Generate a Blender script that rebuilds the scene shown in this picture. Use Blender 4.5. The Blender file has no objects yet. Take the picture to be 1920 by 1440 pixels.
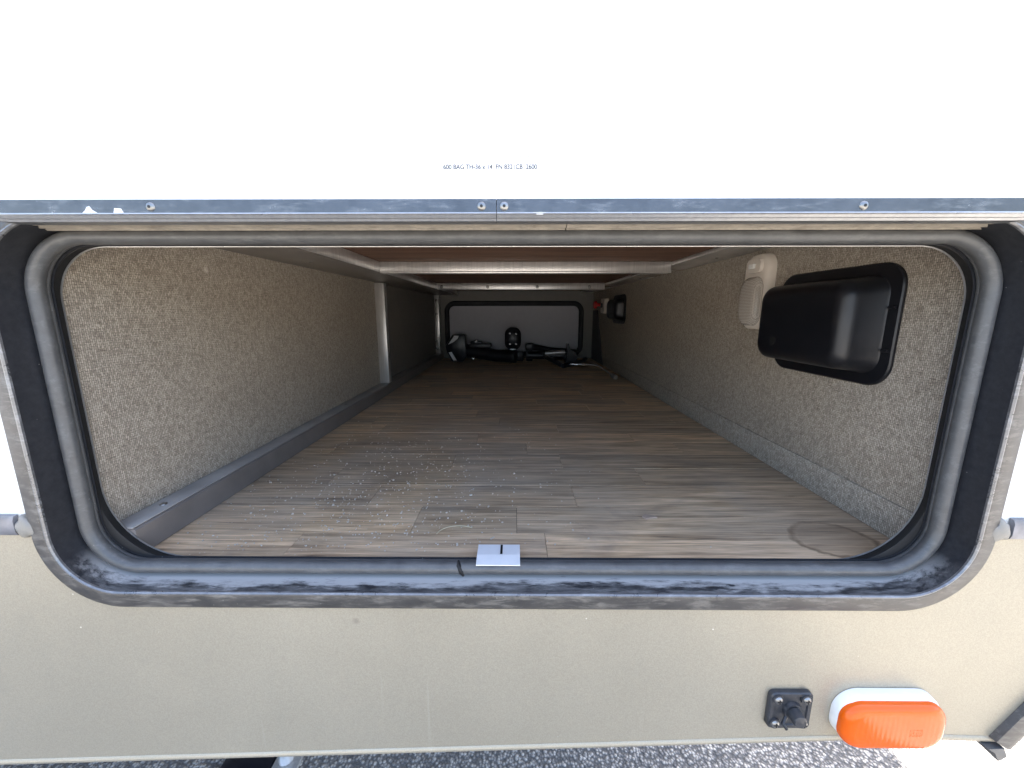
import bpy, bmesh, math, random
from mathutils import Vector, Matrix
R = math.radians
random.seed(7)
scn = bpy.context.scene
col = scn.collection

# ------------------------------------------------------------------ camera, sky, sun, exposure
cam = bpy.data.cameras.new('camera')
cam.sensor_width = 36.0
cam.lens = 721 / 1920 * 36
cam.clip_start = 0.01
cam.clip_end = 500
camo = bpy.data.objects.new('camera', cam)
camo.location = (0, -0.347, 1.0)
camo.rotation_euler = (R(90 - 10.6), 0, R(0.4))
col.objects.link(camo)
scn.camera = camo

SUN_EL, SUN_AZ = 64.0, 18.0          # azimuth measured from +Y (behind the camper) towards +X
w = bpy.data.worlds.new('World')
scn.world = w
w.use_nodes = True
wn = w.node_tree.nodes
sky = wn.new('ShaderNodeTexSky')
sky.sky_type = 'NISHITA'
sky.sun_disc = False
sky.dust_density = 4.0
sky.air_density = 0.9
sky.sun_elevation = R(SUN_EL)
sky.sun_rotation = R(SUN_AZ)
w.node_tree.links.new(sky.outputs[0], wn['Background'].inputs[0])
wn['Background'].inputs[1].default_value = 0.12

sl = bpy.data.lights.new('sun', 'SUN')
sl.energy = 5.0
sl.angle = R(0.5)
sl.color = (1.0, 0.94, 0.85)
so = bpy.data.objects.new('sun', sl)
d = Vector((math.sin(R(SUN_AZ)) * math.cos(R(SUN_EL)), math.cos(R(SUN_AZ)) * math.cos(R(SUN_EL)), math.sin(R(SUN_EL))))
so.rotation_euler = d.to_track_quat('Z', 'Y').to_euler()
so.location = (2, 4, 8)
col.objects.link(so)

vs = scn.view_settings
vs.view_transform = 'Standard'
vs.look = 'None'
vs.gamma = 1
vs.use_curve_mapping = False
vs.exposure = 3.0
scn.render.engine = 'CYCLES'
scn.cycles.max_bounces = 9
scn.cycles.diffuse_bounces = 6
scn.cycles.glossy_bounces = 4

# ------------------------------------------------------------------ helpers
def empty(name, loc=(0, 0, 0)):
    o = bpy.data.objects.new(name, None)
    o.empty_display_size = .05
    o.location = loc
    col.objects.link(o)
    return o

def tag(o, label=None, cat=None, group=None, kind=None):
    if label: o['label'] = label
    if cat: o['category'] = cat
    if group: o['group'] = group
    if kind: o['kind'] = kind
    return o

def link(name, bm, mat, parent=None, smooth=False, angle=35):
    """bm is in world coordinates; the object gets its origin at its own centre."""
    bmesh.ops.recalc_face_normals(bm, faces=bm.faces[:])
    lo = Vector((1e9,) * 3); hi = Vector((-1e9,) * 3)
    for v in bm.verts:
        for i in range(3):
            lo[i] = min(lo[i], v.co[i]); hi[i] = max(hi[i], v.co[i])
    c = (lo + hi) / 2
    bmesh.ops.translate(bm, verts=bm.verts[:], vec=-c)
    me = bpy.data.meshes.new(name)
    bm.to_mesh(me)
    bm.free()
    if smooth:
        for p in me.polygons: p.use_smooth = True
        me.set_sharp_from_angle(angle=R(angle))
    o = bpy.data.objects.new(name, me)
    col.objects.link(o)
    me.materials.append(mat)
    if parent is not None:
        pw = world_loc(parent)
        o.parent = parent
        o.location = c - pw
    else:
        o.location = c
    return o

def world_loc(o):
    v = Vector(o.location)
    while o.parent is not None:
        o = o.parent
        v += Vector(o.location)
    return v

def box(bm, x0, x1, y0, y1, z0, z1, bev=0.0, seg=2):
    vs_ = [bm.verts.new((x, y, z)) for x in (x0, x1) for y in (y0, y1) for z in (z0, z1)]
    f = [(0, 1, 3, 2), (4, 6, 7, 5), (0, 4, 5, 1), (2, 3, 7, 6), (0, 2, 6, 4), (1, 5, 7, 3)]
    fs = [bm.faces.new([vs_[i] for i in q]) for q in f]
    if bev:
        es = list({e for q in fs for e in q.edges})
        bmesh.ops.bevel(bm, geom=es, offset=bev, segments=seg, profile=.5, affect='EDGES')
    return bm

def mbox(name, mat, parent, x0, x1, y0, y1, z0, z1, bev=0.0015):
    bm = bmesh.new()
    box(bm, x0, x1, y0, y1, z0, z1, bev)
    return link(name, bm, mat, parent, smooth=bev > 0)

def prism(bm, pts, axis, a, b):
    """polygon pts (u,v) extruded along axis from a to b. axis 'x': (u,v)=(y,z), 'y': (x,z), 'z': (x,y)"""
    def P(u, v, t):
        return {'x': (t, u, v), 'y': (u, t, v), 'z': (u, v, t)}[axis]
    A = [bm.verts.new(P(u, v, a)) for u, v in pts]
    B = [bm.verts.new(P(u, v, b)) for u, v in pts]
    n = len(pts)
    bm.faces.new(A); bm.faces.new(B[::-1])
    for i in range(n):
        bm.faces.new((A[i], A[(i + 1) % n], B[(i + 1) % n], B[i]))
    return bm

def rr(cx, cz, hw, hh, r, n=10):
    """rounded rectangle, counter clockwise"""
    rs_ = r if isinstance(r, tuple) else (r, r)      # (top corners, bottom corners)
    out = []
    for k, (sx, sz) in enumerate(((1, 1), (-1, 1), (-1, -1), (1, -1))):
        r = max(min(rs_[0] if sz > 0 else rs_[1], hw, hh), 1e-5)
        for i in range(n + 1):
            a = math.pi / 2 * (k + i / n)
            out.append((cx + sx * (hw - r) + r * math.cos(a), cz + sz * (hh - r) + r * math.sin(a)))
    return out

def loft(bm, rings, cap0=False, cap1=False, wrap=False):
    V = [[bm.verts.new(p) for p in ring] for ring in rings]
    m = len(V); n = len(V[0])
    for j in range(m if wrap else m - 1):
        a, b = V[j], V[(j + 1) % m]
        for i in range(n):
            k = (i + 1) % n
            bm.faces.new((a[i], a[k], b[k], b[i]))
    if cap0: bm.faces.new(V[0])
    if cap1: bm.faces.new(V[-1][::-1])
    return bm

def cyl(bm, p0, p1, r0, r1=None, n=14, cap=True):
    p0, p1 = Vector(p0), Vector(p1)
    r1 = r0 if r1 is None else r1
    q = (p1 - p0).to_track_quat('Z', 'Y')
    rings = []
    for p, r in ((p0, r0), (p1, r1)):
        rings.append([p + q @ Vector((r * math.cos(2 * math.pi * i / n), r * math.sin(2 * math.pi * i / n), 0)) for i in range(n)])
    return loft(bm, rings, cap, cap)

def tube(bm, pts, rad, n=12, cap=True):
    pts = [Vector(p) for p in pts]
    rings = []
    for i, p in enumerate(pts):
        t = (pts[min(i + 1, len(pts) - 1)] - pts[max(i - 1, 0)]).normalized()
        up = Vector((0, 0, 1)) if abs(t.z) < .95 else Vector((1, 0, 0))
        a = t.cross(up).normalized(); b = t.cross(a)
        r = rad[i] if isinstance(rad, (list, tuple)) else rad
        rings.append([p + a * r * math.cos(2 * math.pi * k / n) + b * r * math.sin(2 * math.pi * k / n) for k in range(n)])
    return loft(bm, rings, cap, cap)

def dome(bm, c, nrm, r, h, n=14, m=4):
    """a rivet or screw head"""
    c = Vector(c); q = Vector(nrm).normalized().to_track_quat('Z', 'Y')
    rings = []
    for j in range(m):
        a = math.pi / 2 * j / m
        rings.append([c + q @ Vector((r * math.cos(a) * math.cos(2 * math.pi * i / n), r * math.cos(a) * math.sin(2 * math.pi * i / n), h * math.sin(a))) for i in range(n)])
    return loft(bm, rings, False, True)

# ------------------------------------------------------------------ materials
class M:
    def __init__(s, name):
        s.m = bpy.data.materials.new(name); s.m.use_nodes = True
        s.t = s.m.node_tree; s.N = s.t.nodes; s.L = s.t.links
        s.b = s.N['Principled BSDF']
    def n(s, typ, **kw):
        o = s.N.new(typ)
        for k, v in kw.items():
            if k.startswith('i_'):
                o.inputs[k[2:].replace('_', ' ')].default_value = v
            else: setattr(o, k, v)
        return o
    def l(s, a, b): s.L.new(a, b)
    def set(s, **kw):
        for k, v in kw.items():
            inp = s.b.inputs[k.replace('_', ' ')]
            inp.default_value = (*v, 1) if isinstance(v, tuple) and len(v) == 3 and inp.type == 'RGBA' else v
        return s
    def pos(s, scale=(1, 1, 1), loc=(0, 0, 0), local=False):
        g = s.n('ShaderNodeTexCoord').outputs['Object'] if local else s.n('ShaderNodeNewGeometry').outputs['Position']
        mp = s.n('ShaderNodeMapping')
        mp.inputs['Scale'].default_value = scale; mp.inputs['Location'].default_value = loc
        s.l(g, mp.inputs[0]); return mp.outputs[0]
    def noise(s, v, scale=1, detail=4, rough=.55, dist=0):
        o = s.n('ShaderNodeTexNoise'); s.l(v, o.inputs['Vector'])
        o.inputs['Scale'].default_value = scale; o.inputs['Detail'].default_value = detail
        o.inputs['Roughness'].default_value = rough; o.inputs['Distortion'].default_value = dist
        return o.outputs['Fac']
    def ramp(s, v, stops, interp='LINEAR'):
        o = s.n('ShaderNodeValToRGB'); s.l(v, o.inputs[0]); cr = o.color_ramp; cr.interpolation = interp
        while len(cr.elements) < len(stops): cr.elements.new(.5)
        for e, (p, c) in zip(cr.elements, stops):
            e.position = p
            e.color = (c, c, c, 1) if isinstance(c, (int, float)) else (*c, 1)
        return o.outputs[0]
    def mix(s, fac, a, b, mode='MIX'):
        o = s.n('ShaderNodeMix', data_type='RGBA', blend_type=mode)
        for i, v in ((0, fac), (6, a), (7, b)):
            if isinstance(v, (int, float)): o.inputs[i].default_value = v if i == 0 else (v, v, v, 1)
            elif isinstance(v, tuple): o.inputs[i].default_value = (*v, 1)
            else: s.l(v, o.inputs[i])
        return o.outputs[2]
    def math(s, op, a, b=0.0, c=0.0):
        o = s.n('ShaderNodeMath', operation=op)
        for i, v in enumerate((a, b, c)):
            if isinstance(v, (int, float)): o.inputs[i].default_value = v
            else: s.l(v, o.inputs[i])
        return o.outputs[0]
    def col(s, c): s.l(c, s.b.inputs['Base Color']); return s
    def rough(s, c): s.l(c, s.b.inputs['Roughness']); return s
    def bump(s, h, dist=.001, strength=1.0):
        o = s.n('ShaderNodeBump'); o.inputs['Distance'].default_value = dist; o.inputs['Strength'].default_value = strength
        s.l(h, o.inputs['Height']); s.l(o.outputs[0], s.b.inputs['Normal']); return s

def plain(name, c, rough=.5, metal=0.0, var=.12, sc=40, bump=0.0, bsc=400):
    m = M(name); m.set(Metallic=metal)
    n = m.noise(m.pos(), sc, 5)
    lo = tuple(x * (1 - var) for x in c); hi = tuple(min(1, x * (1 + var)) for x in c)
    m.col(m.ramp(n, [(.3, lo), (.7, hi)]))
    m.rough(m.ramp(n, [(.3, max(.02, rough * .85)), (.7, min(1, rough * 1.15))]))
    if bump: m.bump(m.noise(m.pos(), bsc, 3), bump)
    return m.m

def metal_dusty(name, c, rough, metal, dust=(.42, .42, .40), amount=.5, up=False, specks=True):
    m = M(name); m.set(Metallic=metal)
    v = m.pos()
    n = m.noise(m.pos((1, 1, 1)), 60, 6, .65)
    base = m.ramp(n, [(.3, tuple(x * .8 for x in c)), (.7, tuple(x * 1.2 for x in c))])
    smear = m.noise(m.pos((34, 150, 150)), 1.0, 8, .75, .2)
    mask = m.ramp(smear, [(.5 - .18 * amount + .05, 0.0), (.62, 1.0)])
    if up:
        nz = m.n('ShaderNodeSeparateXYZ'); m.l(m.n('ShaderNodeNewGeometry').outputs['Normal'], nz.inputs[0])
        upm = m.ramp(nz.outputs['Z'], [(.35, 0.0), (.9, 1.0)])
        mask = m.math('MULTIPLY', mask, upm)
    mask = m.math('MULTIPLY', mask, min(1, amount))
    if specks:
        vo = m.n('ShaderNodeTexVoronoi'); m.l(v, vo.inputs['Vector']); vo.inputs['Scale'].default_value = 130
        sp = m.ramp(vo.outputs['Distance'], [(.06, 1.0), (.11, 0.0)])
        sel = m.ramp(m.noise(v, 25, 2), [(.60, 0.0), (.64, .8)])
        mask = m.math('MAXIMUM', mask, m.math('MULTIPLY', sp, sel))
    m.col(m.mix(mask, base, dust))
    m.rough(m.mix(mask, m.ramp(n, [(.3, rough * .8), (.7, rough * 1.2)]), .9))
    m.l(m.math('MULTIPLY', m.math('SUBTRACT', 1.0, mask), metal), m.b.inputs['Metallic'])
    m.bump(n, .0003, .4)
    return m.m

def fabric_mat():
    m = M('linen_wallboard'); m.set(Roughness=.62)
    # thread pattern on the (y,z) plane and on the (x,z) plane alike
    g = m.n('ShaderNodeSeparateXYZ'); m.l(m.n('ShaderNodeNewGeometry').outputs['Position'], g.inputs[0])
    u = m.math('ADD', g.outputs['X'], g.outputs['Y'])
    def vec(su, sv, off=0.0):
        c = m.n('ShaderNodeCombineXYZ')
        m.l(m.math('MULTIPLY', u, su), c.inputs[0]); m.l(m.math('MULTIPLY_ADD', g.outputs['Z'], sv, off), c.inputs[1])
        return c.outputs[0]
    cb = m.n('ShaderNodeCombineXYZ')
    wob = m.noise(vec(60, 60, 9), 1, 2)
    m.l(m.math('MULTIPLY_ADD', wob, .0016, g.outputs['Z']), cb.inputs[0]); m.l(m.math('MULTIPLY_ADD', wob, .0012, u), cb.inputs[1])
    br = m.n('ShaderNodeTexBrick'); m.l(cb.outputs[0], br.inputs['Vector'])
    br.inputs['Scale'].default_value = 1; br.inputs['Brick Width'].default_value = .0054; br.inputs['Row Height'].default_value = .0021
    br.inputs['Mortar Size'].default_value = .00032; br.inputs['Mortar Smooth'].default_value = .6; br.inputs['Bias'].default_value = .15
    br.inputs['Color1'].default_value = (.30, .255, .20, 1); br.inputs['Color2'].default_value = (.72, .645, .53, 1); br.inputs['Mortar'].default_value = (.06, .048, .037, 1)
    warp = m.noise(vec(900, 380), 1, 1, .4)
    weft = m.noise(vec(75, 1500, 31), 1, 2, .5)
    fleck = m.noise(vec(650, 1300, 77), 1, 1, .4)
    blot = m.noise(vec(6, 9, 5), 1, 4, .6)
    a = m.ramp(warp, [(.36, (.25, .213, .168)), (.52, (.40, .352, .282)), (.66, (.64, .57, .465))])
    a = m.mix(.62, a, br.outputs['Color'])
    bmk = m.ramp(weft, [(.32, 1.0), (.46, 0.0)])
    a = m.mix(m.math('MULTIPLY', bmk, .78), a, (.12, .092, .066))
    fm = m.ramp(fleck, [(.60, 0.0), (.68, .8)])
    a = m.mix(fm, a, (.12, .095, .07))
    a = m.mix(1.0, a, m.ramp(blot, [(.3, (.90, .89, .88)), (.7, (1, 1, 1))]), 'MULTIPLY')
    vo = m.n('ShaderNodeTexVoronoi'); m.l(vec(9, 9, 3), vo.inputs['Vector']); vo.inputs['Scale'].default_value = 1
    scuff = m.math('MULTIPLY', m.ramp(vo.outputs['Distance'], [(.03, .7), (.055, 0.0)]), m.ramp(blot, [(.5, 0.0), (.55, 1.0)]))
    a = m.mix(scuff, a, (.7, .66, .58))
    m.col(a)
    hgt = m.math('ADD', m.math('MULTIPLY', warp, .8), m.math('MULTIPLY', weft, -.6))
    m.bump(hgt, .0012, .6)
    return m.m

def wood_mat():
    m = M('worn_wood_plank')
    oi = m.n('ShaderNodeObjectInfo')
    tc = m.n('ShaderNodeTexCoord')
    add = m.n('ShaderNodeVectorMath', operation='ADD')
    sc = m.n('ShaderNodeVectorMath', operation='SCALE'); sc.inputs['Scale'].default_value = 37
    cx = m.n('ShaderNodeCombineXYZ')
    for i in range(3): m.l(oi.outputs['Random'], cx.inputs[i])
    m.l(cx.outputs[0], sc.inputs[0]); m.l(tc.outputs['Object'], add.inputs[0]); m.l(sc.outputs[0], add.inputs[1])
    def mp(s):
        q = m.n('ShaderNodeMapping'); q.inputs['Scale'].default_value = s; m.l(add.outputs[0], q.inputs[0]); return q.outputs[0]
    grain = m.noise(mp((9, 190, 1)), 1, 7, .62, .5)
    fine = m.noise(mp((28, 700, 1)), 1, 4, .6)
    broad = m.noise(mp((4, 48, 1)), 1, 4, .55, 1.0)
    c = m.ramp(grain, [(.28, (.20, .135, .080)), (.42, (.52, .385, .250)), (.56, (.74, .575, .395)), (.74, (.88, .71, .51))])
    c = m.mix(.55, c, m.ramp(fine, [(.3, (.50, .48, .46)), (.6, (1, 1, 1))]), 'MULTIPLY')
    c = m.mix(1.0, c, m.ramp(broad, [(.3, (.60, .59, .57)), (.65, (1.10, 1.06, 1.0))]), 'MULTIPLY')
    tone = m.ramp(oi.outputs['Random'], [(0, (.84, .82, .79)), (.3, (.93, .90, .86)), (.55, (1.02, .98, .93)), (.8, (1.12, 1.06, .98)), (1, (1.22, 1.14, 1.04))])
    c = m.mix(1.0, c, tone, 'MULTIPLY')
    # grey film of dust and trodden dirt, heaviest on the left half
    P = m.n('ShaderNodeSeparateXYZ'); pos = m.n('ShaderNodeNewGeometry').outputs['Position']; m.l(pos, P.inputs[0])
    dn = m.noise(m.pos((5, 3.5, 1)), 1, 7, .65, .6)
    side = m.ramp(m.math('MULTIPLY_ADD', P.outputs['X'], -1.0, .5), [(.1, .35), (.75, 1.0)])
    film = m.math('MULTIPLY', m.math('MULTIPLY', m.ramp(dn, [(.36, 0.0), (.68, 1.0)]), side), .42)
    c = m.mix(film, c, (.50, .465, .41))
    dk = m.noise(m.pos((3.2, 6, 1), (7, 2, 0)), 1, 6, .6, .8)
    c = m.mix(m.ramp(dk, [(.57, 0.0), (.74, .55)]), c, (.15, .13, .12))
    # crumbs of light grit
    vo = m.n('ShaderNodeTexVoronoi'); m.l(pos, vo.inputs['Vector']); vo.inputs['Scale'].default_value = 210
    vo.inputs['Randomness'].default_value = 1
    grit = m.ramp(vo.outputs['Distance'], [(.10, 1.0), (.16, 0.0)])
    gs = m.math('MULTIPLY', m.ramp(m.noise(m.pos((9, 7, 1), (3, 1, 0)), 1, 5, .6), [(.50, 0.0), (.62, 1.0)]), side)
    rnd = m.n('ShaderNodeSeparateColor'); m.l(vo.outputs['Color'], rnd.inputs[0])
    gs = m.math('MULTIPLY', gs, m.math('GREATER_THAN', rnd.outputs[0], .45))
    c = m.mix(m.math('MULTIPLY', grit, gs), c, (.62, .57, .48))
    # dried ring left by a can
    wob = m.noise(pos, 40, 3)
    dx = m.math('DIVIDE', m.math('SUBTRACT', P.outputs['X'], .385), .050)
    dy = m.math('DIVIDE', m.math('SUBTRACT', P.outputs['Y'], .078), .040)
    rad = m.math('ADD', m.math('SQRT', m.math('ADD', m.math('MULTIPLY', dx, dx), m.math('MULTIPLY', dy, dy))), m.math('MULTIPLY_ADD', wob, .5, -.25))
    ring = m.ramp(rad, [(.80, 0.0), (.90, .9), (.95, .75), (1.0, .15), (1.04, .8), (1.07, 0.0)])
    c = m.mix(m.ramp(rad, [(.75, .38), (.95, 0.0)]), c, (.20, .13, .075))
    ring = m.math('MULTIPLY', ring, m.ramp(m.noise(pos, 22, 3), [(.30, .25), (.55, .85)]))
    c = m.mix(ring, c, (.12, .07, .035))
    m.col(c)
    m.rough(m.ramp(dn, [(.3, .42), (.7, .68)]))
    m.bump(m.math('ADD', m.math('MULTIPLY', grain, .7), m.math('MULTIPLY', m.math('MULTIPLY', grit, gs), 2.0)), .0007, .5)
    return m.m

def tan_mat():
    m = M('tan_metal_skin'); m.set(Metallic=.35)
    v = m.pos()
    n = m.noise(v, 3, 5, .6)
    fl = m.noise(v, 900, 2, .7)
    c = m.ramp(n, [(.3, (.362, .324, .248)), (.7, (.41, .370, .288))])
    c = m.mix(.28, c, m.ramp(fl, [(.35, (.55, .53, .50)), (.65, (1.2, 1.2, 1.15))]), 'MULTIPLY')
    # flung mud dots, pale chips and runs
    vo = m.n('ShaderNodeTexVoronoi'); m.l(v, vo.inputs['Vector']); vo.inputs['Scale'].default_value = 38
    rc = m.n('ShaderNodeSeparateColor'); m.l(vo.outputs['Color'], rc.inputs[0])
    chip = m.math('MULTIPLY', m.ramp(vo.outputs['Distance'], [(.022, .9), (.045, 0.0)]), m.math('GREATER_THAN', rc.outputs[0], .66))
    c = m.mix(chip, c, (.80, .77, .66))
    vo2 = m.n('ShaderNodeTexVoronoi'); m.l(m.pos((1, 1, .8), (.3, .1, .7)), vo2.inputs['Vector']); vo2.inputs['Scale'].default_value = 17
    rc2 = m.n('ShaderNodeSeparateColor'); m.l(vo2.outputs['Color'], rc2.inputs[0])
    mud = m.math('MULTIPLY', m.ramp(vo2.outputs['Distance'], [(.02, .5), (.07, 0.0)]), m.math('GREATER_THAN', rc2.outputs[1], .55))
    c = m.mix(mud, c, (.20, .18, .145))
    run = m.noise(m.pos((60, 60, 3)), 1, 4, .6)
    c = m.mix(m.ramp(run, [(.66, 0.0), (.78, .25)]), c, (.52, .49, .42))
    m.col(c)
    m.rough(m.ramp(m.noise(v, 5, 5), [(.3, .30), (.7, .46)]))
    m.bump(m.math('ADD', fl, m.math('MULTIPLY', n, 9.0)), .0004, .25)
    return m.m

def ground_mat():
    m = M('asphalt_gravel'); m.set(Roughness=.9)
    v = m.pos()
    vo = m.n('ShaderNodeTexVoronoi'); m.l(v, vo.inputs['Vector']); vo.inputs['Scale'].default_value = 150
    rc = m.n('ShaderNodeSeparateColor'); m.l(vo.outputs['Color'], rc.inputs[0])
    c = m.ramp(rc.outputs[0], [(0, (.18, .175, .17)), (.5, (.35, .335, .31)), (.85, (.49, .465, .42)), (1, (.60, .57, .52))])
    c = m.mix(m.ramp(vo.outputs['Distance'], [(.35, 0.0), (.6, .8)]), c, (.07, .07, .072))
    big = m.noise(v, 2, 5)
    c = m.mix(1.0, c, m.ramp(big, [(.3, (.85, .85, .85)), (.7, (1.1, 1.08, 1.05))]), 'MULTIPLY')
    m.col(c)
    m.bump(m.math('MULTIPLY', vo.outputs['Distance'], -1.0), .006, .9)
    return m.m

def plywood_mat():
    m = M('brown_plywood'); m.set(Roughness=.7)
    g = m.noise(m.pos((3, 26, 3)), 1, 6, .6, 1.0)
    f = m.noise(m.pos((40, 200, 40)), 1, 3)
    c = m.ramp(g, [(.3, (.11, .055, .033)), (.55, (.20, .105, .065)), (.75, (.29, .165, .11))])
    m.col(m.mix(.4, c, m.ramp(f, [(.3, (.6, .6, .6)), (.7, (1.1, 1.1, 1.1))]), 'MULTIPLY'))
    return m.m

def alu_mat(name='mill_aluminium', c=(.88, .86, .83), rough=.30):
    m = M(name); m.set(Metallic=.7)
    b = m.noise(m.pos((3, 3, 3)), 1, 4, .6)
    s = m.noise(m.pos((220, 220, 12)), 1, 4, .6)
    cc = m.ramp(b, [(.3, tuple(x * .62 for x in c)), (.65, c)])
    m.col(m.mix(.35, cc, m.ramp(s, [(.35, (.6, .6, .6)), (.65, (1, 1, 1))]), 'MULTIPLY'))
    m.rough(m.ramp(b, [(.3, rough * 1.25), (.7, rough * .8)]))
    m.bump(s, .0002, .3)
    return m.m

FAB = fabric_mat(); WOOD = wood_mat(); TAN = tan_mat(); GROUND = ground_mat(); PLY = plywood_mat()
ALU = alu_mat()
WHITE = plain('white_gelcoat', (.78, .77, .72), .35, var=.02, sc=6)
DOORW = plain('white_door_skin', (.82, .82, .81), .4, var=.015, sc=8)
FLANGE = metal_dusty('weathered_black_anodised', (.105, .100, .094), .42, .55, dust=(.36, .34, .30), amount=.35)
def channel_mat():
    m = M('dusty_black_channel')
    v = m.pos()
    P = m.n('ShaderNodeSeparateXYZ'); m.l(v, P.inputs[0])
    N = m.n('ShaderNodeSeparateXYZ'); m.l(m.n('ShaderNodeNewGeometry').outputs['Normal'], N.inputs[0])
    upm = m.ramp(N.outputs['Z'], [(.45, 0.0), (.92, 1.0)])
    n1 = m.noise(m.pos((40, 170, 170)), 1, 8, .72, .2)
    n2 = m.noise(m.pos((7, 20, 20)), 1, 4, .6)
    e = m.math('ADD', m.math('MULTIPLY', P.outputs['Y'], 30.0), m.math('ADD', m.math('MULTIPLY', n1, 1.3), m.math('MULTIPLY', n2, 1.1)))
    dust = m.ramp(m.math('MULTIPLY', e, .5), [(.66, 0.0), (.72, .55), (.80, 1.0)])
    film = m.math('MULTIPLY', m.ramp(n1, [(.40, 0.0), (.7, .5)]), 1.0)
    mask = m.math('MULTIPLY', m.math('MAXIMUM', dust, film), upm)
    vo = m.n('ShaderNodeTexVoronoi'); m.l(v, vo.inputs['Vector']); vo.inputs['Scale'].default_value = 170
    sp = m.math('MULTIPLY', m.ramp(vo.outputs['Distance'], [(.05, 1.0), (.10, 0.0)]), m.ramp(m.noise(v, 30, 2), [(.56, 0.0), (.60, .8)]))
    mask = m.math('MAXIMUM', mask, sp)
    m.col(m.mix(mask, m.ramp(n1, [(.3, (.016, .017, .020)), (.7, (.034, .035, .039))]), (.37, .365, .35)))
    m.rough(m.mix(mask, .40, .92))
    return m.m
CHANNEL = channel_mat()
RUBBER = metal_dusty('grey_rubber', (.088, .089, .088), .38, 0.0, dust=(.28, .28, .27), amount=.14)
BLACKLIP = plain('black_inner_lip', (.007, .0065, .006), .75, var=.2)
STRIP = metal_dusty('dark_gloss_trim', (.10, .10, .105), .18, .85, dust=(.55, .55, .55), amount=.12)
EDGE = alu_mat('worn_bright_edge', (.60, .59, .57), .28)
SCREW = plain('zinc_screw', (.30, .30, .29), .32, metal=.9)
RECESS = plain('screw_recess', (.006, .006, .006), .6)
BLACKP = plain('black_plastic', (.006, .0065, .009), .38, var=.1, sc=30, bump=.00012, bsc=900)
BLACKM = plain('black_painted_steel', (.010, .011, .016), .33, var=.25)
CREAM = plain('cream_plastic', (.70, .63, .54), .38, var=.04)
INKG = plain('grey_ink', (.05, .05, .05), .7)
INKF = plain('faded_ink', (.22, .22, .23), .7)
TRIMD = plain('grey_brown_vinyl_trim', (.19, .17, .155), .42, var=.18, sc=14, bump=.0002, bsc=120)
TRIML = plain('grey_vinyl_ledge', (.31, .295, .275), .45, var=.2, sc=18)
BACKD = plain('shade_dimmed_back_door', (.46, .46, .50), .5, var=.03)  # white door skin, its colour lowered to paint in the shade deep inside
BACKW = plain('shade_dimmed_back_wall', (.21, .20, .175), .6, var=.06)  # wall colour darkened to stand in for missing light at the far end
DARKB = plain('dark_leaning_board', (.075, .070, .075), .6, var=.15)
PLATEB = plain('black_socket_plastic', (.030, .032, .036), .38, var=.3, sc=120, bump=.0003, bsc=300)
MWHITE = plain('white_lamp_base', (.80, .79, .74), .35, var=.03)
SEALANT = plain('grey_sealant', (.24, .225, .195), .45, var=.1, bump=.0008, bsc=120)
BELT = plain('grey_belt_moulding', (.20, .20, .215), .35, metal=.3, var=.3, sc=60)
WHITEST = plain('white_sticker', (.85, .85, .87), .5, var=.08, sc=150)
CHROME = plain('chrome', (.90, .90, .91), .22, metal=.8, var=.05)
RED = plain('red_plastic', (.55, .03, .025), .4)
SUBFL = plain('black_subfloor', (.035, .03, .026), .8)
UNDER = plain('black_underbelly', (.03, .03, .032), .7)
PAINTCH = plain('bare_metal_chip', (.72, .73, .74), .5, metal=.3)
STRIKE = plain('pale_bent_plate', (.72, .73, .74), .4, metal=.15, var=.06)
RAIL = metal_dusty('dirty_rail', (.46, .41, .33), .35, .35, dust=(.12, .10, .08), amount=.55)
RAILB = plain('dull_brown_rail', (.25, .225, .20), .40, metal=.4, var=.2, sc=12)
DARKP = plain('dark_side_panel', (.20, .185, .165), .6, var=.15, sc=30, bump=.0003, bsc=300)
EDGED = metal_dusty('worn_frame_edge', (.20, .20, .20), .3, .5, dust=(.62, .62, .62), amount=.22)
STRIPG = alu_mat('grey_door_lip', (.42, .42, .42), .3)
MATTEB = plain('matte_black_frame', (.008, .008, .012), .65)
TAR = plain('straw_bit', (.55, .48, .32), .8)

def amber_mat():
    m = M('amber_lens'); m.set(Roughness=.12)
    m.b.inputs['Base Color'].default_value = (1.0, .16, .006, 1)
    m.b.inputs['Transmission Weight'].default_value = .35
    m.b.inputs['IOR'].default_value = 1.45
    m.b.inputs['Subsurface Weight'].default_value = .0
    wv = m.n('ShaderNodeTexWave'); wv.bands_direction = 'X'; m.l(m.pos(), wv.inputs['Vector']); wv.inputs['Scale'].default_value = 60
    m.bump(wv.outputs['Fac'], .0003, .12)
    return m.m
AMBER = amber_mat()

def lens_mat():
    m = M('ribbed_clear_lens'); m.set(Roughness=.25)
    m.b.inputs['Base Color'].default_value = (.62, .57, .50, 1)
    m.b.inputs['Transmission Weight'].default_value = .25
    v = m.pos()
    ch = m.n('ShaderNodeTexChecker'); ch.inputs['Scale'].default_value = 520
    mp = m.n('ShaderNodeMapping'); mp.inputs['Rotation'].default_value = (R(45), 0, 0); m.l(v, mp.inputs[0]); m.l(mp.outputs[0], ch.inputs['Vector'])
    m.col(m.mix(ch.outputs['Fac'], (.80, .74, .65), (.46, .41, .35)))
    m.bump(ch.outputs['Fac'], .0006, .6)
    return m.m
LENS = lens_mat()

# ------------------------------------------------------------------ measured positions (metres, camera at z = 1)
CX, CZ = -.005, 1 - .1007            # middle of the hatch opening
CHW, CHH, CR = .455, .1784, .062     # channel wall of the hatch frame
FLOORZ = .730
XL, XR = -.452, .456                 # side walls of the compartment
YB = 1.93                            # back wall

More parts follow.
